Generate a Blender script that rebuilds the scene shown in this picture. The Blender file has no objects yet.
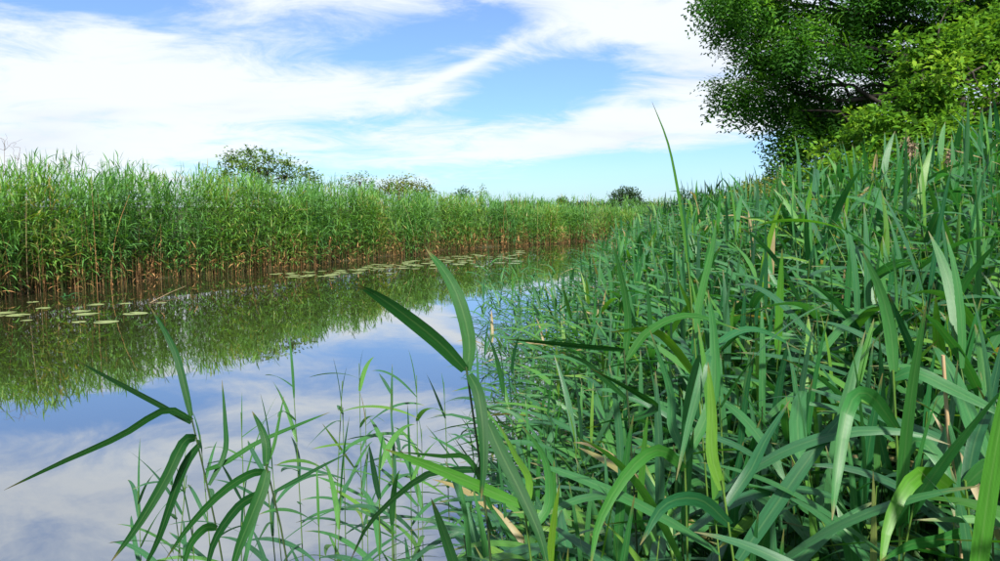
import bpy, math, random
import numpy as np
from mathutils import Vector, Matrix

R = math.radians
random.seed(7)
rng = np.random.default_rng(11)
sc = bpy.context.scene
col = sc.collection

# ------------------------------------------------------------------ camera
CAM_H = 2.0
FPX = 755.0                       # focal length in photo pixels (photo 1000 x 561)
HORIZON = 207.0
PITCH = math.atan((280.5 - HORIZON) / FPX)
cam_d = bpy.data.cameras.new('camera')
cam = bpy.data.objects.new('camera', cam_d)
col.objects.link(cam)
cam.location = (0, 0, CAM_H)
cam.rotation_euler = (math.pi / 2 - PITCH, 0, 0)
cam_d.sensor_width = 36.0
cam_d.lens = 36.0 * FPX / 1000.0
cam_d.clip_start = 0.05
cam_d.clip_end = 8000
sc.camera = cam

# ------------------------------------------------------------------ sky and sun
SUN_EL, SUN_AZ = R(46), R(172)    # azimuth clockwise from the view direction (+Y): behind the camera, a bit to the right
world = bpy.data.worlds.new('World')
sc.world = world
world.use_nodes = True
wn, wl = world.node_tree.nodes, world.node_tree.links
wn.clear()


def wnode(t, **kw):
    n = wn.new(t)
    for k, v in kw.items():
        setattr(n, k, v)
    return n


def wmath(op, a, b=None, c=None, clamp=False):
    n = wn.new('ShaderNodeMath'); n.operation = op; n.use_clamp = clamp
    for i, v in enumerate((a, b, c)):
        if v is None:
            continue
        if isinstance(v, (int, float)):
            n.inputs[i].default_value = v
        else:
            wl.new(v, n.inputs[i])
    return n.outputs[0]


sky = wnode('ShaderNodeTexSky', sky_type='NISHITA', sun_disc=False)
sky.sun_elevation = SUN_EL
sky.sun_rotation = SUN_AZ
sky.air_density = 1.0
sky.dust_density = 0.35
sky.ozone_density = 2.2
wtc = wnode('ShaderNodeTexCoord')
wsep = wnode('ShaderNodeSeparateXYZ')
wl.new(wtc.outputs['Generated'], wsep.inputs[0])
dx, dy, dz = wsep.outputs
az = wmath('ARCTAN2', dx, dy)
el = wmath('ARCSINE', dz)
zz = wmath('ADD', wmath('MAXIMUM', dz, 0.0), 0.16)
px = wmath('DIVIDE', dx, zz)
py = wmath('DIVIDE', dy, zz)
wcomb = wnode('ShaderNodeCombineXYZ')
wl.new(wmath('ADD', wmath('MULTIPLY', px, 0.75), wmath('MULTIPLY', py, 0.30)), wcomb.inputs[0])
wl.new(wmath('ADD', wmath('MULTIPLY', py, 1.0), wmath('MULTIPLY', px, -0.22)), wcomb.inputs[1])


def wnoise(scale, detail, rough, dist, off):
    mp = wnode('ShaderNodeVectorMath', operation='ADD')
    mp.inputs[1].default_value = off
    wl.new(wcomb.outputs[0], mp.inputs[0])
    n = wnode('ShaderNodeTexNoise')
    n.inputs['Scale'].default_value = scale
    n.inputs['Detail'].default_value = detail
    n.inputs['Roughness'].default_value = rough
    n.inputs['Distortion'].default_value = dist
    wl.new(mp.outputs[0], n.inputs['Vector'])
    return n.outputs['Fac']


big = wnoise(0.55, 5, 0.55, 0.9, (3.1, 1.7, 0))
fine = wnoise(2.8, 10, 0.66, 0.7, (9.3, 4.4, 2))


def gauss(a0, e0, sa, se, tilt=0.0):
    da = wmath('SUBTRACT', az, a0)
    de = wmath('SUBTRACT', wmath('SUBTRACT', el, e0), wmath('MULTIPLY', da, tilt))
    q = wmath('ADD', wmath('POWER', wmath('DIVIDE', da, sa), 2.0), wmath('POWER', wmath('DIVIDE', de, se), 2.0))
    return wmath('EXPONENT', wmath('MULTIPLY', q, -1.0))


def pix(x, y):
    """direction (azimuth, elevation) of a place in the sky"""
    v = Vector(((x - 500) / FPX, 1.0, -(y - HORIZON) / FPX))
    return math.atan2(v.x, v.y), math.atan2(v.z, math.hypot(v.x, v.y))


cover = wmath('ADD', wmath('MULTIPLY', wmath('SUBTRACT', big, 0.5), 1.5), wmath('MULTIPLY', wmath('SUBTRACT', fine, 0.5), 1.7))
cover = wmath('ADD', cover, 0.41)
# clear gaps and banks of the cloud sheet as they stand over the river
for (x, y, sx, sy, amt, tilt) in [
    (535, 92, 78, 24, -0.95, 0.22), (90, 2, 130, 28, -0.6, 0.0), (400, 50, 120, 18, -0.42, 0.25),
    (590, 66, 50, 12, -0.25, 0.2), (650, 182, 190, 30, -0.95, 0.06), (350, 128, 90, 16, -0.30, 0.1), (180, 128, 120, 12, -0.12, 0.0),
    (620, 130, 170, 24, 0.6, 0.12), (120, 80, 190, 40, 0.4, 0.0), (660, 40, 120, 40, 0.45, 0.0), (460, 74, 60, 6, 0.40, 0.45),
    (300, 10, 120, 14, 0.2, 0.0), (470, 158, 110, 9, 0.45, 0.05), (130, 150, 160, 16, 0.25, 0), (560, -110, 130, 40, -0.6, 0.0), (170, -90, 330, 60, 0.2, 0.0)]:
    a0, e0 = pix(x, y)
    cover = wmath('ADD', cover, wmath('MULTIPLY', gauss(a0, e0, sx / FPX, sy / FPX, tilt), amt))
mask = wnode('ShaderNodeMapRange', interpolation_type='SMOOTHSTEP')
wl.new(cover, mask.inputs['Value'])
mask.inputs['From Min'].default_value = 0.02
mask.inputs['From Max'].default_value = 0.78
mask.inputs['To Max'].default_value = 0.97
mask.inputs['To Min'].default_value = 0.11
tint = wnode('ShaderNodeMix', data_type='RGBA', blend_type='MULTIPLY')
tint.inputs['Factor'].default_value = 1.0
wl.new(sky.outputs[0], tint.inputs['A'])
tint.inputs['B'].default_value = (0.43, 0.64, 0.92, 1)
cl = wnode('ShaderNodeMix', data_type='RGBA')       # thicker cloud is a little greyer
cl.inputs['A'].default_value = (5.3, 5.6, 5.95, 1)
cl.inputs['B'].default_value = (4.5, 4.8, 5.35, 1)
thick = wnode('ShaderNodeMapRange', interpolation_type='SMOOTHSTEP')
wl.new(wnoise(1.1, 4, 0.5, 0.4, (1.3, 8.4, 5)), thick.inputs['Value'])
thick.inputs['From Min'].default_value = 0.45
thick.inputs['From Max'].default_value = 0.75
wl.new(thick.outputs[0], cl.inputs['Factor'])
mixs = wnode('ShaderNodeMix', data_type='RGBA')
wl.new(mask.outputs[0], mixs.inputs['Factor'])
wl.new(tint.outputs['Result'], mixs.inputs['A'])
wl.new(cl.outputs['Result'], mixs.inputs['B'])
bg = wnode('ShaderNodeBackground')
bg.inputs['Strength'].default_value = 0.10
wl.new(mixs.outputs['Result'], bg.inputs['Color'])
wo = wnode('ShaderNodeOutputWorld')
wl.new(bg.outputs[0], wo.inputs['Surface'])

sun_d = bpy.data.lights.new('sun', 'SUN')
sun = bpy.data.objects.new('sun', sun_d)
col.objects.link(sun)
sun_d.energy = 4.9
sun_d.angle = R(3.0)
sun_d.color = (1.0, 0.95, 0.86)
sdir = Vector((math.sin(SUN_AZ) * math.cos(SUN_EL), math.cos(SUN_AZ) * math.cos(SUN_EL), math.sin(SUN_EL)))
sun.rotation_euler = sdir.to_track_quat('Z', 'Y').to_euler()
sun.location = sdir * 60

sc.view_settings.view_transform = 'Standard'
sc.view_settings.look = 'None'
sc.view_settings.exposure = 0.90
sc.view_settings.gamma = 1.0
sc.view_settings.use_curve_mapping = False
sc.render.engine = 'CYCLES'
sc.cycles.use_denoising = True
sc.cycles.max_bounces = 6
sc.cycles.transmission_bounces = 3
sc.cycles.caustics_reflective = False
sc.cycles.caustics_refractive = False

CAMLOC = Vector((0, 0, CAM_H))
cam_rot = Matrix.Rotation(math.pi / 2 - PITCH, 3, 'X')


def ray(x, y):
    return cam_rot @ Vector(((x - 500) / FPX, -(y - 280.5) / FPX, -1.0))


def at(x, y, d):
    """world point seen at photo pixel x, y, standing d metres ahead (along +Y)"""
    r = ray(x, y)
    return CAMLOC + r * (d / r.y)


def on_water(x, y):
    r = ray(x, y)
    return CAMLOC + r * (-CAM_H / r.z)


# ------------------------------------------------------------------ materials
def new_mat(name):
    m = bpy.data.materials.new(name)
    m.use_nodes = True
    m.node_tree.nodes.clear()
    return m, m.node_tree.nodes, m.node_tree.links


def ramp(nodes, stops):
    n = nodes.new('ShaderNodeValToRGB')
    e = n.color_ramp.elements
    while len(e) < len(stops):
        e.new(0.5)
    for q, (p, c) in zip(e, stops):
        q.position = p
        q.color = (*c, 1)
    return n


def blade_mat(name, stops, per_object, rough=0.40, trans=0.34, tcol=(1.5, 1.5, 0.55), veins=True, under=0.10, spec=0.45):
    """leaf blade: colour by individual, paler midrib and fine veins along the blade, glaucous underside, light through the blade"""
    m, n, l = new_mat(name)
    if per_object:
        src = n.new('ShaderNodeObjectInfo').outputs['Random']
    else:
        a = n.new('ShaderNodeAttribute'); a.attribute_name = 'var'
        src = a.outputs['Fac']
    cr = ramp(n, stops)
    l.new(src, cr.inputs[0])
    c = cr.outputs[0]
    bump = None
    if veins:
        uv = n.new('ShaderNodeUVMap')
        sp = n.new('ShaderNodeSeparateXYZ'); l.new(uv.outputs[0], sp.inputs[0])
        s = n.new('ShaderNodeMath'); s.operation = 'SUBTRACT'; l.new(sp.outputs[0], s.inputs[0]); s.inputs[1].default_value = 0.5
        ab = n.new('ShaderNodeMath'); ab.operation = 'ABSOLUTE'; l.new(s.outputs[0], ab.inputs[0])
        mr = n.new('ShaderNodeMapRange'); l.new(ab.outputs[0], mr.inputs[0])
        mr.inputs[1].default_value = 0.03; mr.inputs[2].default_value = 0.075
        mr.inputs[3].default_value = 0.18; mr.inputs[4].default_value = 0.0
        mx = n.new('ShaderNodeMix'); mx.data_type = 'RGBA'
        l.new(mr.outputs[0], mx.inputs['Factor']); l.new(c, mx.inputs['A'])
        mx.inputs['B'].default_value = (0.17, 0.27, 0.10, 1)
        w = n.new('ShaderNodeMath'); w.operation = 'MULTIPLY'; l.new(sp.outputs[0], w.inputs[0]); w.inputs[1].default_value = 95.0
        si = n.new('ShaderNodeMath'); si.operation = 'SINE'; l.new(w.outputs[0], si.inputs[0])
        nz = n.new('ShaderNodeTexNoise'); nz.inputs['Scale'].default_value = 1.0; nz.inputs['Detail'].default_value = 3
        mp = n.new('ShaderNodeMapping'); mp.inputs['Scale'].default_value = (7, 5, 1)
        l.new(uv.outputs[0], mp.inputs[0]); l.new(mp.outputs[0], nz.inputs[0])
        ad = n.new('ShaderNodeMath'); ad.operation = 'MULTIPLY_ADD'; l.new(si.outputs[0], ad.inputs[0]); ad.inputs[1].default_value = 0.10
        l.new(nz.outputs[0], ad.inputs[2])
        mr2 = n.new('ShaderNodeMapRange'); l.new(ad.outputs[0], mr2.inputs[0])
        mr2.inputs[1].default_value = 0.25; mr2.inputs[2].default_value = 0.75; mr2.inputs[3].default_value = 0.78; mr2.inputs[4].default_value = 1.22
        hs = n.new('ShaderNodeHueSaturation'); l.new(mx.outputs['Result'], hs.inputs['Color']); l.new(mr2.outputs[0], hs.inputs['Value'])
        c = hs.outputs[0]
        # withered brown tips
        tp_ = n.new('ShaderNodeMath'); tp_.operation = 'MULTIPLY_ADD'; l.new(nz.outputs[0], tp_.inputs[0]); tp_.inputs[1].default_value = 0.22; l.new(sp.outputs[1], tp_.inputs[2])
        tr_ = n.new('ShaderNodeMapRange'); l.new(tp_.outputs[0], tr_.inputs[0])
        tr_.inputs[1].default_value = 1.02; tr_.inputs[2].default_value = 1.10; tr_.inputs[3].default_value = 0.0; tr_.inputs[4].default_value = 0.8
        tm_ = n.new('ShaderNodeMix'); tm_.data_type = 'RGBA'; l.new(tr_.outputs[0], tm_.inputs['Factor']); l.new(c, tm_.inputs['A']); tm_.inputs['B'].default_value = (0.22, 0.16, 0.06, 1)
        c = tm_.outputs['Result']
        bump = n.new('ShaderNodeBump'); bump.inputs['Strength'].default_value = 0.25; bump.inputs['Distance'].default_value = 0.002
        l.new(si.outputs[0], bump.inputs['Height'])
    geo = n.new('ShaderNodeNewGeometry')
    ub = n.new('ShaderNodeMath'); ub.operation = 'MULTIPLY'; l.new(geo.outputs['Backfacing'], ub.inputs[0]); ub.inputs[1].default_value = under
    um = n.new('ShaderNodeMix'); um.data_type = 'RGBA'
    l.new(ub.outputs[0], um.inputs['Factor']); l.new(c, um.inputs['A']); um.inputs['B'].default_value = (0.16, 0.26, 0.17, 1)
    c = um.outputs['Result']
    p = n.new('ShaderNodeBsdfPrincipled')
    l.new(c, p.inputs['Base Color'])
    p.inputs['Roughness'].default_value = rough
    p.inputs['Specular IOR Level'].default_value = spec
    if bump:
        l.new(bump.outputs[0], p.inputs['Normal'])
    tm = n.new('ShaderNodeMix'); tm.data_type = 'RGBA'; tm.blend_type = 'MULTIPLY'; tm.inputs['Factor'].default_value = 1
    l.new(c, tm.inputs['A']); tm.inputs['B'].default_value = (*tcol, 1)
    t = n.new('ShaderNodeBsdfTranslucent'); l.new(tm.outputs['Result'], t.inputs['Color'])
    ms = n.new('ShaderNodeMixShader'); ms.inputs[0].default_value = trans
    l.new(p.outputs[0], ms.inputs[1]); l.new(t.outputs[0], ms.inputs[2])
    o = n.new('ShaderNodeOutputMaterial'); l.new(ms.outputs[0], o.inputs[0])
    return m


def plain_mat(name, c0, c1, scale=8.0, rough=0.75, bump=0.0, coords='Object', stretch=(1, 1, 1), spec=0.3):
    m, n, l = new_mat(name)
    tc = n.new('ShaderNodeTexCoord')
    mp = n.new('ShaderNodeMapping'); mp.inputs['Scale'].default_value = stretch
    l.new(tc.outputs[coords], mp.inputs[0])
    nz = n.new('ShaderNodeTexNoise'); nz.inputs['Scale'].default_value = scale; nz.inputs['Detail'].default_value = 6
    l.new(mp.outputs[0], nz.inputs[0])
    cr = ramp(n, [(0.3, c0), (0.7, c1)])
    l.new(nz.outputs[0], cr.inputs[0])
    p = n.new('ShaderNodeBsdfPrincipled')
    l.new(cr.outputs[0], p.inputs['Base Color'])
    p.inputs['Roughness'].default_value = rough
    p.inputs['Specular IOR Level'].default_value = spec
    if bump:
        b = n.new('ShaderNodeBump'); b.inputs['Strength'].default_value = bump; l.new(nz.outputs[0], b.inputs['Height'])
        l.new(b.outputs[0], p.inputs['Normal'])
    o = n.new('ShaderNodeOutputMaterial'); l.new(p.outputs[0], o.inputs[0])
    return m


NEAR_STOPS = [(0.0, (0.015, 0.095, 0.036)), (0.35, (0.023, 0.135, 0.040)), (0.7, (0.036, 0.175, 0.034)), (0.9, (0.07, 0.23, 0.020)), (0.992, (0.13, 0.27, 0.018)), (0.996, (0.30, 0.23, 0.09)), (1.0, (0.36, 0.27, 0.13))]
FAR_STOPS = [(0.0, (0.055, 0.18, 0.044)), (0.4, (0.095, 0.26, 0.042)), (0.75, (0.14, 0.31, 0.038)), (0.93, (0.22, 0.33, 0.04)), (1.0, (0.34, 0.30, 0.09))]
M = {}
M['blade'] = blade_mat('reed_blade', NEAR_STOPS, True, rough=0.38)
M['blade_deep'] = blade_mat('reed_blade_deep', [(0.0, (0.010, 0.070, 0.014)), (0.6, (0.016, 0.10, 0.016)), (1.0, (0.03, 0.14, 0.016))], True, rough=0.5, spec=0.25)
M['blade_mass'] = blade_mat('reed_blade_mass', NEAR_STOPS, False)
M['blade_far'] = blade_mat('reed_blade_far', FAR_STOPS, False, veins=False, rough=0.5)
M['culm'] = plain_mat('reed_culm', (0.05, 0.12, 0.02), (0.10, 0.18, 0.03), 3.0, 0.45, stretch=(1, 1, 6))
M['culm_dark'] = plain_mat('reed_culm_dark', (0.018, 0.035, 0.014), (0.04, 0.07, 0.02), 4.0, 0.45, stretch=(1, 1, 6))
M['straw'] = plain_mat('straw', (0.30, 0.20, 0.10), (0.46, 0.34, 0.19), 6.0, 0.6, stretch=(1, 1, 5))
M['rust_straw'] = plain_mat('rust_straw', (0.30, 0.135, 0.045), (0.49, 0.28, 0.12), 3.0, 0.7, stretch=(1, 1, 2))
M['plume'] = plain_mat('dry_plume', (0.20, 0.14, 0.09), (0.34, 0.26, 0.18), 20.0, 0.9)
M['pad'] = plain_mat('lily_pad', (0.17, 0.24, 0.085), (0.36, 0.40, 0.18), 5.0, 0.28, spec=0.5)
M['ground'] = plain_mat('bank_soil', (0.025, 0.020, 0.012), (0.055, 0.06, 0.022), 0.9, 0.95, bump=0.5)
M['bark'] = plain_mat('bark', (0.025, 0.020, 0.016), (0.07, 0.058, 0.045), 9.0, 0.9, bump=0.6, stretch=(1, 1, 0.25))
M['twig'] = plain_mat('dead_twig', (0.12, 0.09, 0.075), (0.2, 0.16, 0.13), 9.0, 0.9)


def leaf_stops(a, b, c):
    return [(0.0, a), (0.6, b), (1.0, c)]


M['tree_leaf'] = blade_mat('tree_leaf', leaf_stops((0.016, 0.075, 0.008), (0.040, 0.145, 0.010), (0.13, 0.30, 0.018)), False, veins=False, trans=0.42, under=0.1, spec=0.12, rough=0.6)
M['bush_leaf'] = blade_mat('bush_leaf', leaf_stops((0.050, 0.15, 0.014), (0.10, 0.24, 0.016), (0.20, 0.33, 0.02)), False, veins=False, trans=0.36, under=0.1, spec=0.15, rough=0.6)
M['shrub_leaf'] = blade_mat('shrub_leaf', leaf_stops((0.06, 0.13, 0.026), (0.11, 0.20, 0.036), (0.20, 0.26, 0.05)), False, veins=False, trans=0.3, under=0.1, spec=0.3)
M['gold_leaf'] = blade_mat('gold_leaf', leaf_stops((0.10, 0.14, 0.02), (0.20, 0.22, 0.03), (0.34, 0.30, 0.05)), False, veins=False, trans=0.3, under=0.1, spec=0.3)
M['far_leaf'] = blade_mat('far_leaf', leaf_stops((0.028, 0.065, 0.030), (0.042, 0.09, 0.038), (0.06, 0.115, 0.045)), False, veins=False, trans=0.2, under=0.1, spec=0.3)

# water: dark peaty body under a mirror-smooth, faintly rippled surface
m, n, l = new_mat('river_water')
p = n.new('ShaderNodeBsdfDiffuse')
p.inputs['Color'].default_value = (0.030, 0.030, 0.012, 1)
gl = n.new('ShaderNodeBsdfGlossy')
gl.inputs['Color'].default_value = (0.95, 0.96, 0.97, 1)
gl.inputs['Roughness'].default_value = 0.015
fr = n.new('ShaderNodeFresnel'); fr.inputs['IOR'].default_value = 1.33
fm = n.new('ShaderNodeMapRange'); l.new(fr.outputs[0], fm.inputs[0])
fm.inputs[3].default_value = 0.50; fm.inputs[4].default_value = 0.97
tc = n.new('ShaderNodeTexCoord')
nz = n.new('ShaderNodeTexNoise'); nz.inputs['Scale'].default_value = 1.6; nz.inputs['Detail'].default_value = 3
mp = n.new('ShaderNodeMapping'); mp.inputs['Scale'].default_value = (1.0, 0.7, 1.0)
l.new(tc.outputs['Object'], mp.inputs[0]); l.new(mp.outputs[0], nz.inputs[0])
# calm and slightly stirred patches
n2 = n.new('ShaderNodeTexNoise'); n2.inputs['Scale'].default_value = 0.22; n2.inputs['Detail'].default_value = 2
l.new(tc.outputs['Object'], n2.inputs[0])
m2 = n.new('ShaderNodeMapRange'); l.new(n2.outputs[0], m2.inputs[0])
m2.inputs[1].default_value = 0.4; m2.inputs[2].default_value = 0.7; m2.inputs[3].default_value = 0.008; m2.inputs[4].default_value = 0.06
b = n.new('ShaderNodeBump'); b.inputs['Distance'].default_value = 0.04
l.new(m2.outputs[0], b.inputs['Strength'])
l.new(nz.outputs[0], b.inputs['Height']); l.new(b.outputs[0], gl.inputs['Normal']); l.new(b.outputs[0], fr.inputs['Normal'])
ms = n.new('ShaderNodeMixShader'); l.new(fm.outputs[0], ms.inputs[0]); l.new(p.outputs[0], ms.inputs[1]); l.new(gl.outputs[0], ms.inputs[2])
o = n.new('ShaderNodeOutputMaterial'); l.new(ms.outputs[0], o.inputs[0])
M['water'] = m


# ------------------------------------------------------------------ mesh helpers
def tag(o, label=None, cat=None, group=None, kind=None):
    if label: o['label'] = label
    if cat: o['category'] = cat
    if group: o['group'] = group
    if kind: o['kind'] = kind
    return o


def empty(name, loc):
    o = bpy.data.objects.new(name, None)
    o.empty_display_size = 0.1
    o.location = loc
    col.objects.link(o)
    return o


def link(name, me, parent=None):
    o = bpy.data.objects.new(name, me)
    col.objects.link(o)
    if parent is not None:
        o.parent = parent
    return o


def raw_mesh(name, V, F, mats, uv=None, var=None, mi=None, smooth=True):
    """V (n,3), F list of (k,nverts) int arrays of one or several face sizes"""
    me = bpy.data.meshes.new(name)
    if not isinstance(F, list):
        F = [F]
    V = np.asarray(V, dtype=np.float32)
    loops = np.concatenate([f.ravel() for f in F]).astype(np.int32)
    tot = np.concatenate([np.full(len(f), f.shape[1], dtype=np.int32) for f in F])
    start = np.concatenate([[0], np.cumsum(tot)[:-1]]).astype(np.int32)
    me.vertices.add(len(V)); me.vertices.foreach_set('co', V.ravel())
    me.loops.add(len(loops)); me.loops.foreach_set('vertex_index', loops)
    me.polygons.add(len(tot)); me.polygons.foreach_set('loop_start', start)
    try:
        me.polygons.foreach_set('loop_total', tot)
    except Exception:
        pass
    for q in (mats if isinstance(mats, (list, tuple)) else [mats]):
        me.materials.append(q)
    if mi is not None:
        me.polygons.foreach_set('material_index', np.asarray(mi, dtype=np.int32))
    me.polygons.foreach_set('use_smooth', np.full(len(tot), smooth, dtype=bool))
    if uv is not None:
        ul = me.uv_layers.new(name='UVMap')
        ul.data.foreach_set('uv', np.asarray(uv, dtype=np.float32)[loops].ravel())
    if var is not None:
        at_ = me.attributes.new('var', 'FLOAT', 'POINT')
        at_.data.foreach_set('value', np.asarray(var, dtype=np.float32))
    me.update(calc_edges=True)
    me.validate()
    return me


class Mass:
    """collects many transformed copies of small shapes into one mesh"""
    def __init__(self):
        self.V, self.F, self.UV, self.VAR, self.MI, self.n = [], [], [], [], [], 0

    def add(self, V, F, UV, mats, var, mi):
        """V (p,3), F (q,4); mats (n,4,4); var (n,); mi int"""
        k = len(mats)
        if k == 0:
            return
        W = np.einsum('nij,pj->npi', mats[:, :3, :3], V) + mats[:, None, :3, 3]
        self.V.append(W.reshape(-1, 3))
        off = (np.arange(k) * len(V))[:, None, None] + self.n
        f = (F[None] + off).reshape(-1, F.shape[1])
        self.F.append(f)
        self.UV.append(np.tile(UV, (k, 1)))
        self.VAR.append(np.repeat(var, len(V)))
        self.MI.append(np.full(len(f), mi))
        self.n += k * len(V)

    def mesh(self, name, mats):
        order = sorted(range(len(self.F)), key=lambda i: self.F[i].shape[1])
        return raw_mesh(name, np.concatenate(self.V), [self.F[i] for i in order], mats, np.concatenate(self.UV),
                        np.concatenate(self.VAR), np.concatenate([self.MI[i] for i in order]))


def tube(points, radii, sides=5):
    """tapered tube through the points -> V, F(quads)"""
    P = np.asarray(points, dtype=float)
    T = np.gradient(P, axis=0)
    T /= np.linalg.norm(T, axis=1)[:, None] + 1e-9
    ref = np.array([0.31, 0.95, 0.05]) if abs(T[0][1]) < 0.9 else np.array([1.0, 0.05, 0.1])
    A = np.cross(T, ref); A /= np.linalg.norm(A, axis=1)[:, None] + 1e-9
    B = np.cross(T, A)
    ang = np.linspace(0, 2 * math.pi, sides, endpoint=False)
    r = np.asarray(radii)[:, None, None]
    V = P[:, None, :] + r * (np.cos(ang)[None, :, None] * A[:, None, :] + np.sin(ang)[None, :, None] * B[:, None, :])
    F = []
    for i in range(len(P) - 1):
        for j in range(sides):
            k = (j + 1) % sides
            F.append((i * sides + j, i * sides + k, (i + 1) * sides + k, (i + 1) * sides + j))
    return V.reshape(-1, 3), np.array(F)


def join_tubes(tubes):
    V, F, n = [], [], 0
    for v, f in tubes:
        V.append(v); F.append(f + n); n += len(v)
    return np.concatenate(V), np.concatenate(F)


# ------------------------------------------------------------------ terrain and water
LEFT = np.array([(-20, -60), (-18, -20), (-16, 0), (-13.6, 11), (-11.0, 17), (-8.8, 22.2), (-6.1, 27.0), (-2.8, 34.5), (2.2, 41), (6, 46), (12, 51), (26, 58), (62, 68), (110, 76)], float)
RIGHT = np.array([(-3.5, -60), (-3.0, -20), (-2.2, -2), (-1.0, 0.4), (-0.05, 1.3), (0.24, 2.4), (0.62, 5), (1.35, 10), (2.2, 16), (4.6, 25), (8.5, 34), (14, 41), (28, 48), (63, 58), (110, 66)], float)


def dist_line(P, L):
    best = np.full(len(P), 1e9)
    for a, b_ in zip(L[:-1], L[1:]):
        ab = b_ - a
        t = np.clip(((P - a) @ ab) / (ab @ ab), 0, 1)
        d = np.linalg.norm(P - (a + t[:, None] * ab), axis=1)
        best = np.minimum(best, d)
    return best


def inside(P, poly):
    x, y = P[:, 0], P[:, 1]
    c = np.zeros(len(P), bool)
    j = len(poly) - 1
    for i in range(len(poly)):
        xi, yi = poly[i]; xj, yj = poly[j]
        hit = ((yi > y) != (yj > y)) & (x < (xj - xi) * (y - yi) / (yj - yi + 1e-12) + xi)
        c ^= hit
        j = i
    return c


CHANNEL = np.concatenate([LEFT, RIGHT[::-1]])


def bank(P):
    """signed distance from the water's edge: dl to the far bank, dr to the near bank, and which side"""
    P = np.asarray(P, float)
    ins = inside(P, CHANNEL)
    return dist_line(P, LEFT), dist_line(P, RIGHT), ins


def ground_z(P):
    dl, dr, ins = bank(P)
    wet = -np.minimum(0.8, 0.45 * np.minimum(dl, dr))
    rise = np.clip((dl - 0.9) / 2.2, 0, 1)
    left = np.minimum(0.12, 0.2 * dl) + 0.85 * rise * rise * (3 - 2 * rise)
    right = np.minimum(0.19 * dr, 0.55 + 0.07 * dr)
    right = np.minimum(right, 1.3)
    land = np.where(dl < dr, left, right)
    bumps = 0.03 * np.sin(P[:, 0] * 2.3 + 1.0) * np.sin(P[:, 1] * 1.9) * np.clip(np.minimum(dl, dr), 0, 1)
    return np.where(ins, wet, land + bumps)


u = np.linspace(-1, 1, 181)
gx = 6 + np.sinh(u * 7.2) * 3.2
gy = 14 + np.sinh(u * 7.2) * 3.2
GX, GY = np.meshgrid(gx, gy)
P2 = np.stack([GX.ravel(), GY.ravel()], 1)
GZ = ground_z(P2)
V = np.column_stack([P2, GZ])
n_ = len(u)
idx = np.arange(n_ * n_).reshape(n_, n_)
F = np.stack([idx[:-1, :-1], idx[:-1, 1:], idx[1:, 1:], idx[1:, :-1]], -1).reshape(-1, 4)
tag(link('ground', raw_mesh('ground', V, F, M['ground'])), 'dark soil and litter of the river banks', None, None, 'structure')
wv = np.array([(-90, -90, 0), (140, -90, 0), (140, 110, 0), (-90, 110, 0)], float)
tag(link('water', raw_mesh('water', wv, np.array([(0, 1, 2, 3)]), M['water'])), 'still dark river water mirroring reeds and sky', None, None, 'structure')


# ------------------------------------------------------------------ reed pieces
def blade_shape(a0, a1, power, twist, side, segs, cross, wid=0.062, fold=0.16, seed=0):
    """unit-length reed blade growing from the origin: leaves the culm a0 from vertical and bends to a1; returns V, F, UV"""
    t = np.linspace(0, 1, segs + 1)
    ang = a0 + (a1 - a0) * t ** power
    dl = 1.0 / segs
    x = np.concatenate([[0], np.cumsum(np.sin((ang[1:] + ang[:-1]) / 2) * dl)])
    z = np.concatenate([[0], np.cumsum(np.cos((ang[1:] + ang[:-1]) / 2) * dl)])
    y = side * t ** 2 * 0.25
    C = np.column_stack([x, y, z])
    T = np.gradient(C, axis=0); T /= np.linalg.norm(T, axis=1)[:, None]
    W = np.array([0, 1.0, 0])[None] - T * T[:, 1:2]
    W /= np.linalg.norm(W, axis=1)[:, None]
    Nn = np.cross(T, W)
    tw = twist * t
    Wd = W * np.cos(tw)[:, None] + Nn * np.sin(tw)[:, None]
    Nd = np.cross(T, Wd)
    prof = (t + 0.035) ** 0.42 * np.clip(1 - t, 0, 1) ** 0.72
    prof = prof / prof.max() * wid * 0.5
    prof[-1] = 0.0008
    if cross == 2:
        offs, us = (-1, 1), (0, 1)
    else:
        offs, us = (-1, 0, 1), (0, 0.5, 1)
    rows = []
    for k in offs:
        rows.append(C + Wd * (k * prof)[:, None] + Nd * ((0.0 if k else 1.0) * fold * prof * (1 if cross == 3 else 0))[:, None])
    V = np.stack(rows, 1).reshape(-1, 3)
    UV = np.stack([np.tile(np.array(us, float), segs + 1), np.repeat(t, len(us))], 1)
    F = []
    c = len(offs)
    for i in range(segs):
        for j in range(c - 1):
            F.append((i * c + j, i * c + j + 1, (i + 1) * c + j + 1, (i + 1) * c + j))
    return V, np.array(F), UV


BLADE_SPECS = []
lr = random.Random(5)
for k in range(8):     # erect
    BLADE_SPECS.append((R(lr.uniform(16, 34)), R(lr.uniform(34, 74)), lr.uniform(1.0, 2.0), lr.uniform(-0.9, 0.9), lr.uniform(-0.5, 0.5)))
for k in range(12):    # arching
    BLADE_SPECS.append((R(lr.uniform(40, 72)), R(lr.uniform(80, 120)), lr.uniform(0.8, 1.7), lr.uniform(-1.2, 1.2), lr.uniform(-0.7, 0.7)))
for k in range(10):    # drooping or kinked over
    BLADE_SPECS.append((R(lr.uniform(42, 70)), R(lr.uniform(128, 162)), lr.uniform(0.75, 1.4), lr.uniform(-1.0, 1.0), lr.uniform(-0.6, 0.6)))
for k in range(4):     # spear: the rolled youngest blade
    BLADE_SPECS.append((R(lr.uniform(1, 5)), R(lr.uniform(4, 18)), 1.5, lr.uniform(-0.4, 0.4), lr.uniform(-0.3, 0.3)))
ERECT, ARCH, DROOP, SPEAR = (0, 8), (8, 20), (20, 30), (30, 34)


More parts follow.
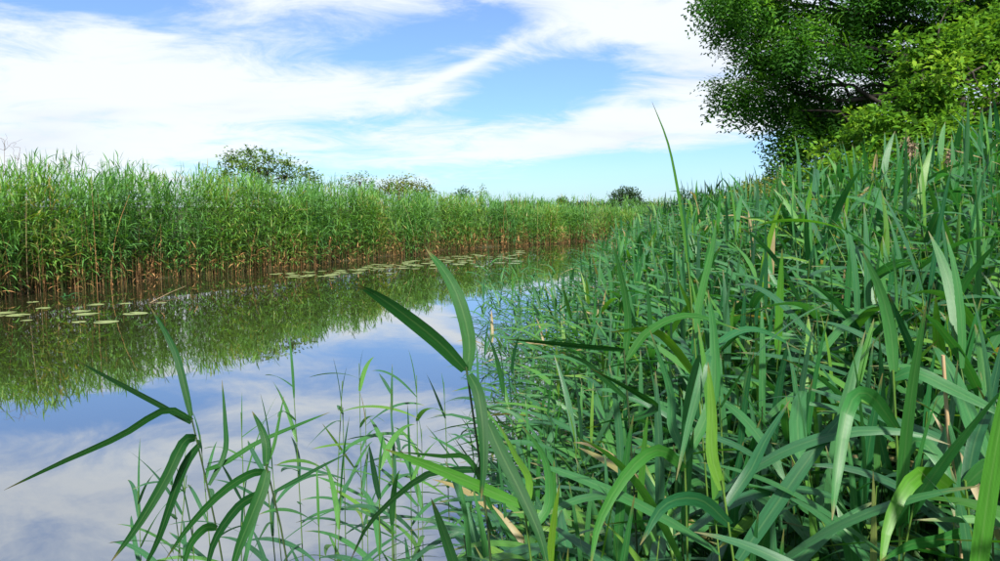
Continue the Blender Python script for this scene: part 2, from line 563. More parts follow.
def lib(segs, cross):
    return [blade_shape(*s, segs, cross, wid=(0.032 if i >= 30 else 0.050)) for i, s in enumerate(BLADE_SPECS)]


LEANS = [0.0, 0.04, 0.08, 0.13, 0.19, 0.27]


def culm_shape(lean, segs, sides, rad=0.0023):
    t = np.linspace(0, 1, segs + 1)
    P = np.column_stack([lean * t ** 2, np.zeros_like(t), t * math.sqrt(max(0.2, 1 - lean * lean))])
    v, f = tube(P, rad * (1 - 0.55 * t), sides)
    uv = np.column_stack([np.tile(np.linspace(0, 1, sides), segs + 1), np.repeat(t, sides)])
    return v, f, uv


def culm_at(lean_i, laz, H, f):
    le = np.array(LEANS)[lean_i]
    off = le * f ** 2 * H
    return np.stack([np.cos(laz) * off, np.sin(laz) * off, f * H * np.sqrt(np.maximum(0.2, 1 - le * le))], -1)


def scatter_reeds(pos, H, K, f0, lmax, wind=(math.pi, 0.0), lean_w=None, droop=0.25, wsc=1.0, g=None, erect=0.5):
    """arrays describing the blades of many reeds: reed index, variant, matrices (relative to the reed base)"""
    N = len(pos)
    g = rng if g is None else g
    li = g.choice(len(LEANS), N, p=lean_w if lean_w is not None else [0.15, 0.25, 0.25, 0.2, 0.1, 0.05])
    laz = g.uniform(0, 2 * math.pi, N)
    ph = g.uniform(0, 2 * math.pi, N)
    f = np.linspace(f0, 0.96, K)[None] + g.uniform(-0.03, 0.03, (N, K))
    azb = ph[:, None] + np.arange(K)[None] * math.pi + g.normal(0, 0.75, (N, K))
    vx = np.cos(azb) + wind[1] * math.cos(wind[0]); vy = np.sin(azb) + wind[1] * math.sin(wind[0])
    azb = np.arctan2(vy, vx)
    rel = (f - f0) / (0.97 - f0)
    L = lmax * (0.60 + 0.55 * np.sin(np.clip(rel, 0, 1) * 2.2 + 0.45)) * g.uniform(0.72, 1.12, (N, K))
    u_ = g.uniform(0, 1, (N, K))
    p_er = 0.03 + erect * np.clip(rel, 0, 1) ** 2
    p_dr = droop * (1.15 - np.clip(rel, 0, 1))
    kind = np.where(u_ < p_er, 0, np.where(u_ > 1 - p_dr, 2, 1))
    lo = np.array([ERECT[0], ARCH[0], DROOP[0]])[kind]; hi = np.array([ERECT[1], ARCH[1], DROOP[1]])[kind]
    var = (lo + g.uniform(0, 1, (N, K)) * (hi - lo)).astype(int)
    base = np.stack([culm_at(li, laz, H, f[:, k]) for k in range(K)], 1)
    # the spear
    fs = np.full(N, 0.95)
    sv = g.integers(SPEAR[0], SPEAR[1], N)
    var = np.concatenate([var, sv[:, None]], 1)
    L = np.concatenate([L, (lmax * g.uniform(0.35, 1.0, N))[:, None]], 1)
    azb = np.concatenate([azb, laz[:, None]], 1)
    base = np.concatenate([base, culm_at(li, laz, H, fs)[:, None]], 1)
    K1 = K + 1
    ws = g.uniform(0.8, 1.25, (N, K1)) * wsc * np.clip(0.42 / np.maximum(L, 0.15), 0.8, 1.5)
    Mx = np.zeros((N, K1, 4, 4))
    c, s = np.cos(azb), np.sin(azb)
    Mx[..., 0, 0] = c * L; Mx[..., 0, 1] = -s * L * ws
    Mx[..., 1, 0] = s * L; Mx[..., 1, 1] = c * L * ws
    Mx[..., 2, 2] = L; Mx[..., 3, 3] = 1
    Mx[..., :3, 3] = base
    Cm = np.zeros((N, 4, 4))
    Cm[:, 0, 0] = np.cos(laz) * H; Cm[:, 0, 1] = -np.sin(laz) * H
    Cm[:, 1, 0] = np.sin(laz) * H; Cm[:, 1, 1] = np.cos(laz) * H
    Cm[:, 2, 2] = H; Cm[:, 3, 3] = 1
    return li, Cm, var, Mx


def reeds_to_mass(mass, pos, li, Cm, var, Mx, shapes, culms, colour, leaf_mi=0, culm_mi=1):
    W = Mx.copy(); W[..., :3, 3] += pos[:, None, :]
    C = Cm.copy(); C[:, :3, 3] += pos
    fv, fm = var.ravel(), W.reshape(-1, 4, 4)
    fc = colour.ravel()
    for v in range(len(shapes)):
        q = fv == v
        mass.add(*shapes[v], fm[q], fc[q], leaf_mi)
    for i in range(len(LEANS)):
        q = li == i
        mass.add(*culms[i], C[q], colour[q, 0], culm_mi)


# ------------------------------------------------------------------ far bank: the long reed bed (a mass of stems nobody could count)
def along(L, s):
    seg = np.linalg.norm(np.diff(L, axis=0), axis=1)
    cum = np.concatenate([[0], np.cumsum(seg)])
    i = np.clip(np.searchsorted(cum, s, side='right') - 1, 0, len(seg) - 1)
    t = (s - cum[i]) / seg[i]
    P = L[i] + t[:, None] * (L[i + 1] - L[i])
    D = (L[i + 1] - L[i]) / seg[i][:, None]
    return P, D


seg = np.linalg.norm(np.diff(LEFT, axis=0), axis=1)
cumL = np.concatenate([[0], np.cumsum(seg)])
S0, S1 = cumL[3] - 3, cumL[11]
far_blades, far_culms = lib(4, 2), [culm_shape(x, 4, 3, 0.0019) for x in LEANS]
farm = Mass()


def bed_height(P):
    """reed height along the far bank: tallest in the middle of the reach, lower round the bend"""
    yk = [8, 17, 20, 23, 27, 35, 41, 46, 60, 80]
    hk = [2.75, 2.8, 2.95, 3.2, 2.85, 2.65, 2.2, 2.05, 2.0, 2.0]
    h = np.interp(P[:, 1], yk, hk) * 0.90
    return h * (1 + 0.035 * np.sin(P[:, 0] * 1.1 + P[:, 1] * 0.7) + 0.05 * np.sin(P[:, 0] * 3.1 + P[:, 1] * 1.3) + 0.04 * np.sin(P[:, 0] * 7.7 - P[:, 1] * 2.9))


def far_batch(N, d0, d1, K, f0, lmax, droop, wsc, hs=1.0, s_pow=1.35):
    s = S0 + (S1 - S0) * rng.uniform(0, 1, N) ** s_pow
    P, D = along(LEFT, s)
    nrm = np.stack([-D[:, 1], D[:, 0]], 1)
    P = P + nrm * rng.uniform(d0, d1, N)[:, None] + rng.normal(0, 0.08, (N, 2)) + nrm * (0.25 * np.sin(s * 1.7) + 0.2 * np.sin(s * 0.63 + 1))[:, None]
    H = bed_height(P) * rng.uniform(0.82, 1.05, N) * hs
    pos = np.column_stack([P, np.maximum(ground_z(P), -0.1) - 0.03])
    li, Cm, var, Mx = scatter_reeds(pos, H, K, f0, lmax, wind=(R(-20), 0.25), droop=droop, wsc=wsc)
    patch = 0.5 + 0.28 * np.sin(s * 0.9) + 0.2 * np.sin(s * 2.3 + 2)
    colr = np.clip(patch[:, None] * 0.62 + rng.normal(0.0, 0.12, (N, 1)) + rng.normal(0.16, 0.2, (N, K + 1)), 0, 1)
    reeds_to_mass(farm, pos, li, Cm, var, Mx, far_blades, far_culms, colr)


far_batch(4700, -0.1, 1.1, 11, 0.27, 0.40, 0.55, 1.6)
far_batch(3300, 0.8, 3.6, 9, 0.3, 0.42, 0.35, 1.6, 0.86)
far_batch(1900, -0.25, 0.35, 9, 0.22, 0.38, 0.8, 1.5, 0.6)
# a leaning blue-green clump in front of the bed
cc = on_water(4, 288)
Np = 130
pc = np.column_stack([cc.x - 0.6 + rng.normal(0, 0.55, Np), cc.y + rng.normal(0, 0.3, Np), np.full(Np, -0.05)])
ac = scatter_reeds(pc, rng.uniform(0.9, 1.75, Np), 10, 0.25, 0.40, droop=0.9, wsc=1.6, lean_w=[0.05, 0.1, 0.15, 0.2, 0.25, 0.25])
reeds_to_mass(farm, pc, *ac, far_blades, far_culms, np.clip(rng.normal(0.08, 0.1, (Np, 11)), 0, 1))
# dead straw of earlier years standing at the foot of the bed
Nd = 1500
sd = S0 + (S1 - S0) * rng.uniform(0, 1, Nd) ** 1.35
Pd, Dd = along(LEFT, sd)
nd_ = np.stack([-Dd[:, 1], Dd[:, 0]], 1)
Pd = Pd + nd_ * (rng.uniform(-0.3, 0.7, Nd) + 0.25 * np.sin(sd * 1.7) + 0.2 * np.sin(sd * 0.63 + 1))[:, None]
pd_ = np.column_stack([Pd, np.full(Nd, -0.05)])
ad_ = scatter_reeds(pd_, rng.uniform(0.35, 1.05, Nd), 4, 0.15, 0.32, droop=0.9, wsc=1.2, lean_w=[0.1, 0.15, 0.2, 0.2, 0.2, 0.15])
reeds_to_mass(farm, pd_, *ad_, far_blades, [culm_shape(x, 4, 3, 0.0045) for x in LEANS], rng.uniform(0, 1, (Nd, 5)), 2, 2)
N = 4600
s = S0 + (S1 - S0) * rng.uniform(0, 1, N) ** 1.35
P, D = along(LEFT, s)
nrm = np.stack([-D[:, 1], D[:, 0]], 1)
P = P + nrm * (rng.uniform(-0.35, 1.0, N) + 0.25 * np.sin(s * 1.7) + 0.2 * np.sin(s * 0.63 + 1))[:, None]
Hd = rng.uniform(0.4, 1.05, N) * (1 + 0.35 * np.sin(s * 0.8 + 1)) * np.where(rng.uniform(0, 1, N) < 0.08, 2.2, 1)
laz = rng.uniform(0, 2 * math.pi, N); li = rng.choice(len(LEANS), N)
Cm = np.zeros((N, 4, 4)); w_ = Hd * np.clip(2.0 / Hd, 1.0, 2.6)
dead_culms = [culm_shape(x, 4, 3, 0.0030) for x in LEANS]
Cm[:, 0, 0] = np.cos(laz) * Hd; Cm[:, 0, 1] = -np.sin(laz) * Hd; Cm[:, 1, 0] = np.sin(laz) * Hd; Cm[:, 1, 1] = np.cos(laz) * Hd
Cm[:, 2, 2] = Hd; Cm[:, 3, 3] = 1; Cm[:, :2, 3] = P; Cm[:, 2, 3] = -0.05
pale = rng.uniform(0, 1, N) < 0.25
for i in range(len(LEANS)):
    farm.add(*dead_culms[i], Cm[(li == i) & ~pale], rng.uniform(0, 1, ((li == i) & ~pale).sum()), 2)
    farm.add(*dead_culms[i], Cm[(li == i) & pale], rng.uniform(0, 1, ((li == i) & pale).sum()), 3)
tag(link('far_reed_bed', farm.mesh('far_reed_bed', [M['blade_far'], M['culm'], M['rust_straw'], M['straw']])),
    'long bed of tall green reeds with rusty straw feet across the water', None, None, 'stuff')

# ------------------------------------------------------------------ near bank: the reed stand
near_blades = lib(12, 3)
mid_blades = lib(5, 3)
mid_culms = [culm_shape(x, 5, 3) for x in LEANS]
near_culms = [culm_shape(x, 6, 4) for x in LEANS]


def near_positions(N, y0, y1, ypow, xmax):
    y = y0 + (y1 - y0) * rng.uniform(0, 1, N) ** ypow
    edge = np.interp(y, RIGHT[:, 1], RIGHT[:, 0])
    d = -0.35 + (xmax + 0.35) * rng.uniform(0, 1, N) ** 1.0
    return np.column_stack([edge + d * (0.35 + 0.65 * np.clip(y / 6, 0.55, 1.6)), y]), d


def stand_height(d, y):
    h = 1.25 + 0.38 * np.clip(d, 0, 1.6) + 0.04 * np.clip(d - 1.6, 0, 6)
    return h * (1 + 0.05 * np.sin(d * 5.1 + y * 1.7))


rng = np.random.default_rng(23)
Pn, dn = near_positions(6000, 0.75, 30, 1.8, 6.0)
keep = rng.uniform(0, 1, len(Pn)) < np.clip((dn + 0.45) / 0.9, 0.12, 1.0)
# leave standing room round the photographer and in front of the lens
keep &= ~((Pn[:, 1] < 1.2) & (Pn[:, 0] < 0.42)) & (np.hypot(Pn[:, 0], Pn[:, 1]) > 1.12)
keep &= ~((Pn[:, 0] / Pn[:, 1] < 0.0 ) & (Pn[:, 1] < 8))
Pn, dn = Pn[keep], dn[keep]
edge_n = np.interp(Pn[:, 1], RIGHT[:, 1], RIGHT[:, 0])
off_n = Pn[:, 0] - edge_n
Hn = stand_height(off_n, Pn[:, 1]) * rng.uniform(0.82, 1.1, len(Pn))
gz = np.maximum(ground_z(Pn), -0.25)
pos_n = np.column_stack([Pn, gz - 0.02])
# the bank falls away towards the photographer: the stand stays lower there
sx_ = 500 + FPX * Pn[:, 0] / Pn[:, 1]
yk = [1.0, 1.3, 2.0, 3.0, 4.5, 8.0, 30]
cap_r = np.interp(Pn[:, 1], yk, [380, 335, 225, 155, 122, 122, 140])
cap_l = np.interp(Pn[:, 1], yk, [420, 400, 330, 275, 235, 214, 206])
cap = cap_l + (cap_r - cap_l) * np.clip((sx_ - 560) / 440, 0, 1.2)
ztop = CAM_H - (cap - HORIZON) / FPX * Pn[:, 1]
Hn = np.minimum(Hn, ztop - pos_n[:, 2] - rng.uniform(0.10, 0.55, len(Pn)) + 0.24 * (rng.uniform(0, 1, len(Pn)) < 0.13))
Hn = np.maximum(Hn, 0.7)
NF = 130
yf = 3.6 + 12 * rng.uniform(0, 1, NF) ** 1.2
xf = yf * (-0.03 + 0.17 * rng.uniform(0, 1, NF) ** 0.75)
Pf = np.column_stack([xf, yf])
pos_n = np.vstack([pos_n, np.column_stack([Pf, np.maximum(ground_z(Pf), -0.3) - 0.02])])
Hn = np.concatenate([Hn, rng.uniform(0.75, 1.35, NF)]); Pn = np.vstack([Pn, Pf])
off_n = np.concatenate([off_n, np.full(NF, -0.2)])
# no culm or blade may stand right against the lens
order = np.argsort(np.hypot(Pn[:, 0], Pn[:, 1]))
pos_n, Hn, off_n = pos_n[order], Hn[order], off_n[order]
KN = 12
li, Cm, var, Mx = scatter_reeds(pos_n, Hn, KN, 0.28, 0.37, wind=(math.pi, 0.25), droop=0.34, erect=0.12, wsc=1.08, g=rng, lean_w=[0.08, 0.17, 0.25, 0.22, 0.16, 0.12])
# the lush reeds at the foot of the bank carry the largest blades
big = 1.10 + 0.05 * np.clip((pos_n[:, 1] - 2.5) / 2, 0, 1)
wide = 1.14 + 0.36 * np.clip((pos_n[:, 1] - 1.8) / 2.5, 0, 1)
wide = np.where(off_n < 0.1, 1.0, wide)
Mx[..., :3, 0] *= big[:, None, None]; Mx[..., :3, 1] *= (big * wide)[:, None, None]; Mx[..., :3, 2] *= big[:, None, None]
in_view = np.abs(pos_n[:, 0] / pos_n[:, 1]) < 0.74
NEAR_LIMIT = 268
chosen = np.where(in_view)[0][:NEAR_LIMIT]
rest = np.setdiff1d(np.arange(len(pos_n)), chosen)


def lib_meshes(shapes, name, mat):
    return [raw_mesh(name, v, f, mat, uv) for v, f, uv in shapes]


BLADE_ME = lib_meshes(near_blades, 'blade', M['blade'])
CULM_ME = lib_meshes(near_culms, 'culm', M['culm'])
CULM_DARK_ME = lib_meshes(near_culms, 'culm', M['culm_dark'])


def reed_object(pos, li_, Cm_, var_, Mx_, label, group, dark=False, skip=()):
    e = empty('reed', pos)
    tag(e, label, 'reed', group)
    c = link('culm', (CULM_DARK_ME if dark else CULM_ME)[li_], e)
    c.matrix_local = Matrix(Cm_.tolist())
    for k in range(len(var_)):
        if k in skip:
            continue
        q = link('blade', BLADE_ME[var_[k]], e)
        q.matrix_local = Matrix(Mx_[k].tolist())
    return e


for i in chosen:
    y = pos_n[i, 1]
    if off_n[i] < 0.25:
        lab, grp = 'slender leafy reed standing in shallow water along the edge of the near stand', 'reeds in the shallows of the near bank'
    elif off_n[i] < 1.0:
        lab, grp = 'waist-high green reed in the thick stand just behind the water edge', 'reeds of the near stand by the water'
    else:
        lab, grp = 'tall broad-bladed reed crowding the higher ground of the near bank', 'reeds on the higher ground of the near bank'
    # blades that would hang in front of the lens are left off
    reach = pos_n[i][None] + Mx[i][:, :3, 3]
    tips = reach + np.array([np.linalg.norm(Mx[i][k][:3, 0]) * 0.7 for k in range(KN + 1)])[:, None] * np.array([0, 0, 0])
    dcam = np.linalg.norm(tips - np.array([0, 0, CAM_H]), axis=1)
    skip = [k for k in range(KN + 1) if dcam[k] < 0.75]
    reed_object(pos_n[i], li[i], Cm[i], var[i], Mx[i], lab, grp, rng.uniform() < 0.25, skip)

massn = Mass()
colr = np.clip(rng.uniform(0, 1, (len(pos_n), 1)) * 0.4 + rng.uniform(0, 0.7, (len(pos_n), KN + 1)), 0, 1)
farther = rest
reeds_to_mass(massn, pos_n[rest], li[rest], Cm[rest], var[rest], Mx[rest], mid_blades, mid_culms, colr[rest])
# short undergrowth that closes the gaps between the culms
N = 1500
Pu, du = near_positions(N, 1.0, 12, 1.5, 5.0)
q = (Pu[:, 0] - np.interp(Pu[:, 1], RIGHT[:, 1], RIGHT[:, 0]) > 0.25) & (np.hypot(Pu[:, 0], Pu[:, 1]) > 1.3)
Pu = Pu[q]
pos_u = np.column_stack([Pu, np.maximum(ground_z(Pu), -0.1) - 0.02])
Hu = rng.uniform(0.5, 1.05, len(Pu))
a = scatter_reeds(pos_u, Hu, 7, 0.2, 0.42, droop=0.4)
reeds_to_mass(massn, pos_u, *a, mid_blades, mid_culms, np.clip(rng.uniform(0, 0.7, (len(Pu), 8)), 0, 1))
tag(link('near_reed_bed', massn.mesh('near_reed_bed', [M['blade_mass'], M['culm']])),
    'thick green reeds filling the near bank behind and between the single reeds', None, None, 'stuff')


# ------------------------------------------------------------------ single reeds that stand out in the foreground
def spline(pts, n):
    P = np.array(pts, float)
    k = len(P)
    t = np.linspace(0, k - 1, n)
    Q = np.vstack([2 * P[0] - P[1], P, 2 * P[-1] - P[-2]])
    out = []
    for x in t:
        i = min(int(x), k - 2); f = x - i
        p0, p1, p2, p3 = Q[i], Q[i + 1], Q[i + 2], Q[i + 3]
        out.append(0.5 * ((2 * p1) + (-p0 + p2) * f + (2 * p0 - 5 * p1 + 4 * p2 - p3) * f * f + (-p0 + 3 * p1 - 3 * p2 + p3) * f ** 3))
    return np.array(out)


def own_blade(parent, pts, width, roll=0.0, twist=0.0, fold=0.16, base_w=0.42, mat='blade'):
    """blade along world points (base to tip); roll turns its face away from the viewer"""
    o0 = np.array(parent.location)
    C = spline(pts, 12)
    n = len(C)
    t = np.linspace(0, 1, n)
    T = np.gradient(C, axis=0); T /= np.linalg.norm(T, axis=1)[:, None]
    Vw = np.array([0, 0, CAM_H]) - C; Vw /= np.linalg.norm(Vw, axis=1)[:, None]
    W = np.cross(T, Vw); W /= np.linalg.norm(W, axis=1)[:, None] + 1e-9
    for i in range(1, n):
        if W[i] @ W[i - 1] < 0:
            W[i] = -W[i]
    Nn = np.cross(W, T)
    a = roll + twist * t
    Wd = W * np.cos(a)[:, None] + Nn * np.sin(a)[:, None]
    Nd = np.cross(Wd, T)
    prof = (t + 0.05) ** base_w * np.clip(1 - t, 0, 1) ** 0.72
    prof = prof / prof.max() * width * 0.5
    prof[-1] = 0.0004
    V = np.stack([C - Wd * prof[:, None], C - Nd * (fold * prof)[:, None], C + Wd * prof[:, None]], 1).reshape(-1, 3) - o0
    UV = np.stack([np.tile([0, .5, 1.0], n), np.repeat(t, 3)], 1)
    F = np.array([(i * 3 + j, i * 3 + j + 1, i * 3 + j + 4, i * 3 + j + 3) for i in range(n - 1) for j in (0, 1)])
    return link('blade', raw_mesh('blade', V, F, M[mat], UV), parent)


def own_reed(label, stem_px, d, blades, dark=False, rad=0.0035, group=None):
    """stem_px: pixels bottom to top; blades: (pixel points base to tip, depth change at the tip, width m, roll, twist)"""
    top = [at(x, y, d + dd) for x, y, dd in stem_px]
    b0 = top[0]
    foot = Vector((b0.x + (b0.x - top[-1].x) * 0.35, b0.y + 0.02, 0))
    gzf = max(float(ground_z(np.array([[foot.x, foot.y]]))[0]), -0.4) - 0.02
    foot.z = gzf
    e = empty('reed', foot)
    tag(e, label, 'reed', group)
    line = np.array([np.array(foot)] + [np.array(p_) for p_ in top])
    cum = np.concatenate([[0], np.cumsum(np.linalg.norm(np.diff(line, axis=0), axis=1))])
    tt = np.linspace(0, cum[-1], 61)
    C = np.column_stack([np.interp(tt, cum, line[:, k]) for k in range(3)])
    for _ in range(60):
        C[1:-1] = (C[:-2] + 2 * C[1:-1] + C[2:]) / 4
    C = C[::5]
    v, f = tube(C - np.array(foot), np.linspace(rad, rad * 0.55, 13), 5)
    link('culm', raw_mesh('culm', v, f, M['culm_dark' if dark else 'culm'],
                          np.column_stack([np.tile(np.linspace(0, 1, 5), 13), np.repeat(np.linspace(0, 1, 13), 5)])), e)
    for px_, dd, wid, roll, tw in blades:
        k = len(px_)
        pts = [np.array(at(x, y, d + dd * (i / (k - 1)) ** 1.2)) for i, (x, y) in enumerate(px_)]
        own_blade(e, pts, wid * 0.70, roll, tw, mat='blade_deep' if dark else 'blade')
    return e


own_reed('tall dark-stemmed reed with two broad blades spread in a V above open water',
         [(497, 590, 0), (483, 470, 0), (470, 400, 0), (466, 366, 0)], 1.30, [
             ([(465, 370), (440, 344), (408, 318), (380, 298), (357, 284)], -0.10, 0.040, 0.35, 0.3),
             ([(467, 371), (469, 340), (459, 300), (445, 272), (426, 249)], 0.10, 0.036, 0.3, -0.4),
             ([(467, 370), (464, 335), (458, 305), (452, 285)], 0.14, 0.014, 0.4, 0),
             ([(469, 374), (478, 392), (483, 425), (484, 465), (481, 500)], -0.12, 0.031, 0.2, 0.5),
             ([(487, 420), (500, 450), (520, 490), (540, 535), (549, 575)], -0.16, 0.036, 0.3, 0.3),
             ([(492, 510), (470, 400 + 60), (440, 456), (400, 452)], 0.05, 0.018, 0.6, 0.3),
             ([(488, 470), (455, 470), (420, 478), (372, 520), (350, 561)], 0.2, 0.020, 0.3, 0.3)], dark=True)
own_reed('reed with a broad straight blade lying across the dark culm beside it',
         [(540, 590, 0), (530, 530, 0), (524, 505, 0)], 1.22, [
             ([(524, 506), (490, 491), (455, 476), (420, 462), (385, 449)], -0.06, 0.028, 0.15, 0.25),
             ([(526, 512), (529, 480), (515, 455), (500, 425)], 0.15, 0.022, 0.5, 0.3),
             ([(530, 530), (548, 505), (545, 460), (522, 425)], 0.1, 0.026, 0.5, 0.3)])
own_reed('lone reed with thin upright tip and a long blade sweeping over the water',
         [(232, 590, 0), (222, 550, 0), (207, 480, 0), (197, 440, 0), (191, 416, 0)], 1.75, [
             ([(191, 416), (184, 385), (176, 355), (164, 330), (151, 308)], 0.10, 0.026, 0.35, 0.2),
             ([(191, 423), (165, 408), (135, 392), (105, 376), (76, 360)], -0.1, 0.030, 0.9, 0.1),
             ([(192, 420), (165, 410), (120, 436), (60, 463), (4, 490)], -0.2, 0.028, 0.6, 0.2),
             ([(196, 438), (184, 442), (165, 480), (138, 525), (110, 563)], -0.25, 0.036, 0.25, 0.2),
             ([(199, 445), (185, 465), (172, 500), (158, 540), (140, 575)], -0.2, 0.034, 0.5, 0.3),
             ([(206, 470), (226, 462), (258, 442), (300, 424), (330, 412)], 0.25, 0.022, 0.6, 0.2),
             ([(209, 485), (225, 452), (225, 420), (222, 380)], 0.2, 0.020, 0.4, 0.2),
             ([(217, 528), (205, 528), (190, 545), (182, 575)], -0.15, 0.030, 0.3, 0.3)], dark=True)
own_reed('reed with one blade standing up and a wide dark one hanging below it',
         [(297, 590, 0), (284, 530, 0), (272, 485, 0), (266, 464, 0)], 1.55, [
             ([(266, 466), (266, 445), (261, 428), (252, 411)], 0.05, 0.026, 0.2, 0.4),
             ([(267, 464), (274, 445), (279, 420), (284, 396)], 0.1, 0.012, 0.5, 0.2),
             ([(267, 470), (262, 490), (250, 520), (238, 550), (228, 585)], -0.15, 0.038, 0.2, 0.4),
             ([(265, 472), (250, 474), (222, 492), (190, 525), (165, 560)], -0.2, 0.026, 0.3, 0.4),
             ([(268, 490), (240, 505), (215, 540), (205, 580)], -0.2, 0.030, 0.4, 0.4),
             ([(274, 492), (300, 478), (322, 466), (350, 452)], 0.2, 0.016, 0.5, 0.4)], dark=True)
own_reed('tallest reed of the near stand, its single spear blade rising alone into the sky',
         [(715, 560, 0), (702, 440, 0), (694, 330, 0), (688, 262, 0)], 1.65, [
             ([(688, 268), (683, 225), (676, 180), (667, 140), (652, 102)], 0.10, 0.0105, 0.5, 0.1),
             ([(690, 285), (686, 240), (684, 215), (682, 195)], 0.05, 0.014, 0.4, 0.3),
             ([(695, 340), (700, 300), (712, 250), (716, 220)], 0.15, 0.028, 0.5, 0.3),
             ([(698, 380), (672, 345), (650, 330), (610, 332)], -0.15, 0.032, 0.6, 0.3),
             ([(697, 365), (730, 335), (760, 330), (800, 350)], 0.2, 0.030, 0.6, 0.3)])
own_reed('reed with a dark blade held level out over the sparse edge of the stand',
         [(640, 580, 0), (632, 450, 0), (624, 350, 0)], 1.50, [
             ([(624, 350), (600, 348), (570, 345), (540, 342), (505, 339)], -0.1, 0.022, 0.8, 0.2),
             ([(626, 360), (650, 330), (690, 315), (740, 330)], 0.15, 0.030, 0.6, 0.3),
             ([(628, 400), (600, 375), (585, 362), (560, 352)], 0.1, 0.022, 0.6, 0.3),
             ([(625, 355), (628, 320), (622, 280), (612, 240)], 0.15, 0.028, 0.6, 0.3),
             ([(630, 420), (655, 408), (640, 395), (590, 368)], -0.1, 0.028, 0.7, 0.2)], dark=True)
own_reed('reed with a pale folded blade bent sharply over at its top',
         [(690, 590, 0), (686, 480, 0), (684, 440, 0)], 1.25, [
             ([(684, 450), (690, 400), (700, 364), (706, 360), (690, 420), (676, 480)], -0.12, 0.030, 0.2, 0.3),
             ([(685, 470), (660, 450), (630, 470), (600, 520), (590, 570)], -0.15, 0.032, 0.4, 0.3),
             ([(685, 460), (712, 400), (714, 340), (708, 290)], 0.12, 0.030, 0.3, 0.2),
             ([(684, 452), (672, 425), (670, 390), (650, 330)], 0.1, 0.026, 0.4, 0.2)])
own_reed('reed with a long pale green blade arching over toward the dry straw stalk',
         [(905, 600, 0), (900, 500, 0), (897, 420, 0), (893, 370, 0)], 1.15, [
             ([(894, 378), (915, 372), (950, 388), (985, 405), (1030, 430)], -0.1, 0.028, 0.3, 0.2),
             ([(894, 372), (890, 330), (880, 290), (862, 250)], 0.12, 0.030, 0.4, 0.3),
             ([(897, 430), (870, 395), (850, 405), (838, 470), (832, 520)], -0.15, 0.034, 0.3, 0.3),
             ([(899, 460), (918, 440), (945, 470), (955, 520)], -0.1, 0.034, 0.3, 0.3),
             ([(900, 500), (935, 460), (950, 420), (958, 360)], 0.12, 0.024, 0.4, 0.3)])
own_reed('yellow-green young reed with an upright blade before the dark foot of the stand',
         [(745, 600, 0), (730, 520, 0), (722, 480, 0)], 1.10, [
             ([(722, 490), (712, 455), (712, 410), (708, 362)], 0.05, 0.026, 0.2, 0.2),
             ([(726, 505), (750, 470), (765, 440), (790, 400)], 0.1, 0.028, 0.4, 0.3),
             ([(738, 560), (765, 520), (800, 470), (830, 430), (862, 395)], 0.05, 0.034, 0.2, 0.2),
             ([(730, 525), (700, 500), (665, 505), (640, 545)], -0.1, 0.032, 0.3, 0.3)])
own_reed('reed whose wide grey-green blade curls down in the shade of the stand',
         [(985, 610, 0), (972, 540, 0), (965, 480, 0)], 1.05, [
             ([(965, 485), (990, 465), (1010, 480), (1020, 540)], -0.08, 0.034, 0.3, 0.3),
             ([(965, 490), (975, 440), (990, 400), (1005, 330)], 0.1, 0.030, 0.3, 0.3),
             ([(968, 510), (940, 480), (915, 478), (890, 520), (880, 575)], -0.1, 0.036, 0.3, 0.3),
             ([(970, 530), (940, 540), (910, 545), (880, 561)], -0.1, 0.028, 0.5, 0.3)])

# thin reeds standing in the open water, each at its own place: (x of the tip, y of the tip, x at the bottom edge, distance)
sparse = [(130, 440, 148, 2.4), (158, 452, 150, 2.6), (206, 400, 215, 2.9), (282, 372, 262, 2.8), (322, 335, 328, 2.7), (338, 372, 345, 3.1),
          (385, 345, 392, 2.6), (411, 336, 417, 2.9), (425, 352, 446, 3.3), (232, 420, 268, 2.5), (360, 400, 372, 2.2), (296, 440, 316, 2.3),
          (440, 395, 430, 3.0), (178, 470, 190, 2.1), (340, 455, 330, 2.0), (404, 440, 398, 2.2), (250, 470, 240, 2.2), (450, 455, 455, 2.1),
          (275, 350, 300, 3.4), (352, 330, 362, 3.5), (398, 372, 380, 3.0), (310, 410, 300, 2.6), (432, 420, 420, 2.5), (222, 440, 205, 2.7), (370, 460, 385, 1.9)]
Hs, Ps = [], []
for (x, y, xb, d) in sparse:
    tp = at(x, y, d); bt = at(xb, 575, d)
    ratio = tp.z / max(0.1, tp.z - bt.z)
    fx = tp.x + (bt.x - tp.x) * min(ratio, 1.6)
    Ps.append((fx, d, max(float(ground_z(np.array([[fx, d]]))[0]), -0.4) - 0.02)); Hs.append(tp.z - Ps[-1][2] - 0.05)
Ps, Hs = np.array(Ps), np.array(Hs)
a = scatter_reeds(Ps, Hs * 0.94, 9, 0.44, 0.31, wind=(math.pi, 0.2), lean_w=[0.5, 0.35, 0.15, 0, 0, 0], droop=0.1, wsc=0.9, erect=0.15)
for i in range(len(Ps)):
    reed_object(Ps[i], a[0][i], a[1][i], a[2][i], a[3][i], 'thin sparse reed rising alone out of the open water', 'thin reeds in the open water', False)

# dry stalk among the near reeds
e0, e1 = at(943, 355, 1.12), at(962, 600, 1.12)
ft = Vector((e1.x + 0.03, e1.y, float(ground_z(np.array([[e1.x, e1.y]]))[0]) - 0.02))
v, f = tube(spline([np.array(ft), np.array(e1), np.array(at(949, 440, 1.12)), np.array(e0)], 14), np.linspace(0.0042, 0.0026, 14), 6)
o = link('dry_stalk', raw_mesh('dry_stalk', v - np.array(ft), f, M['straw'])); o.location = ft
tag(o, 'pale dry straw stalk standing bare among the green reeds', 'stalk')

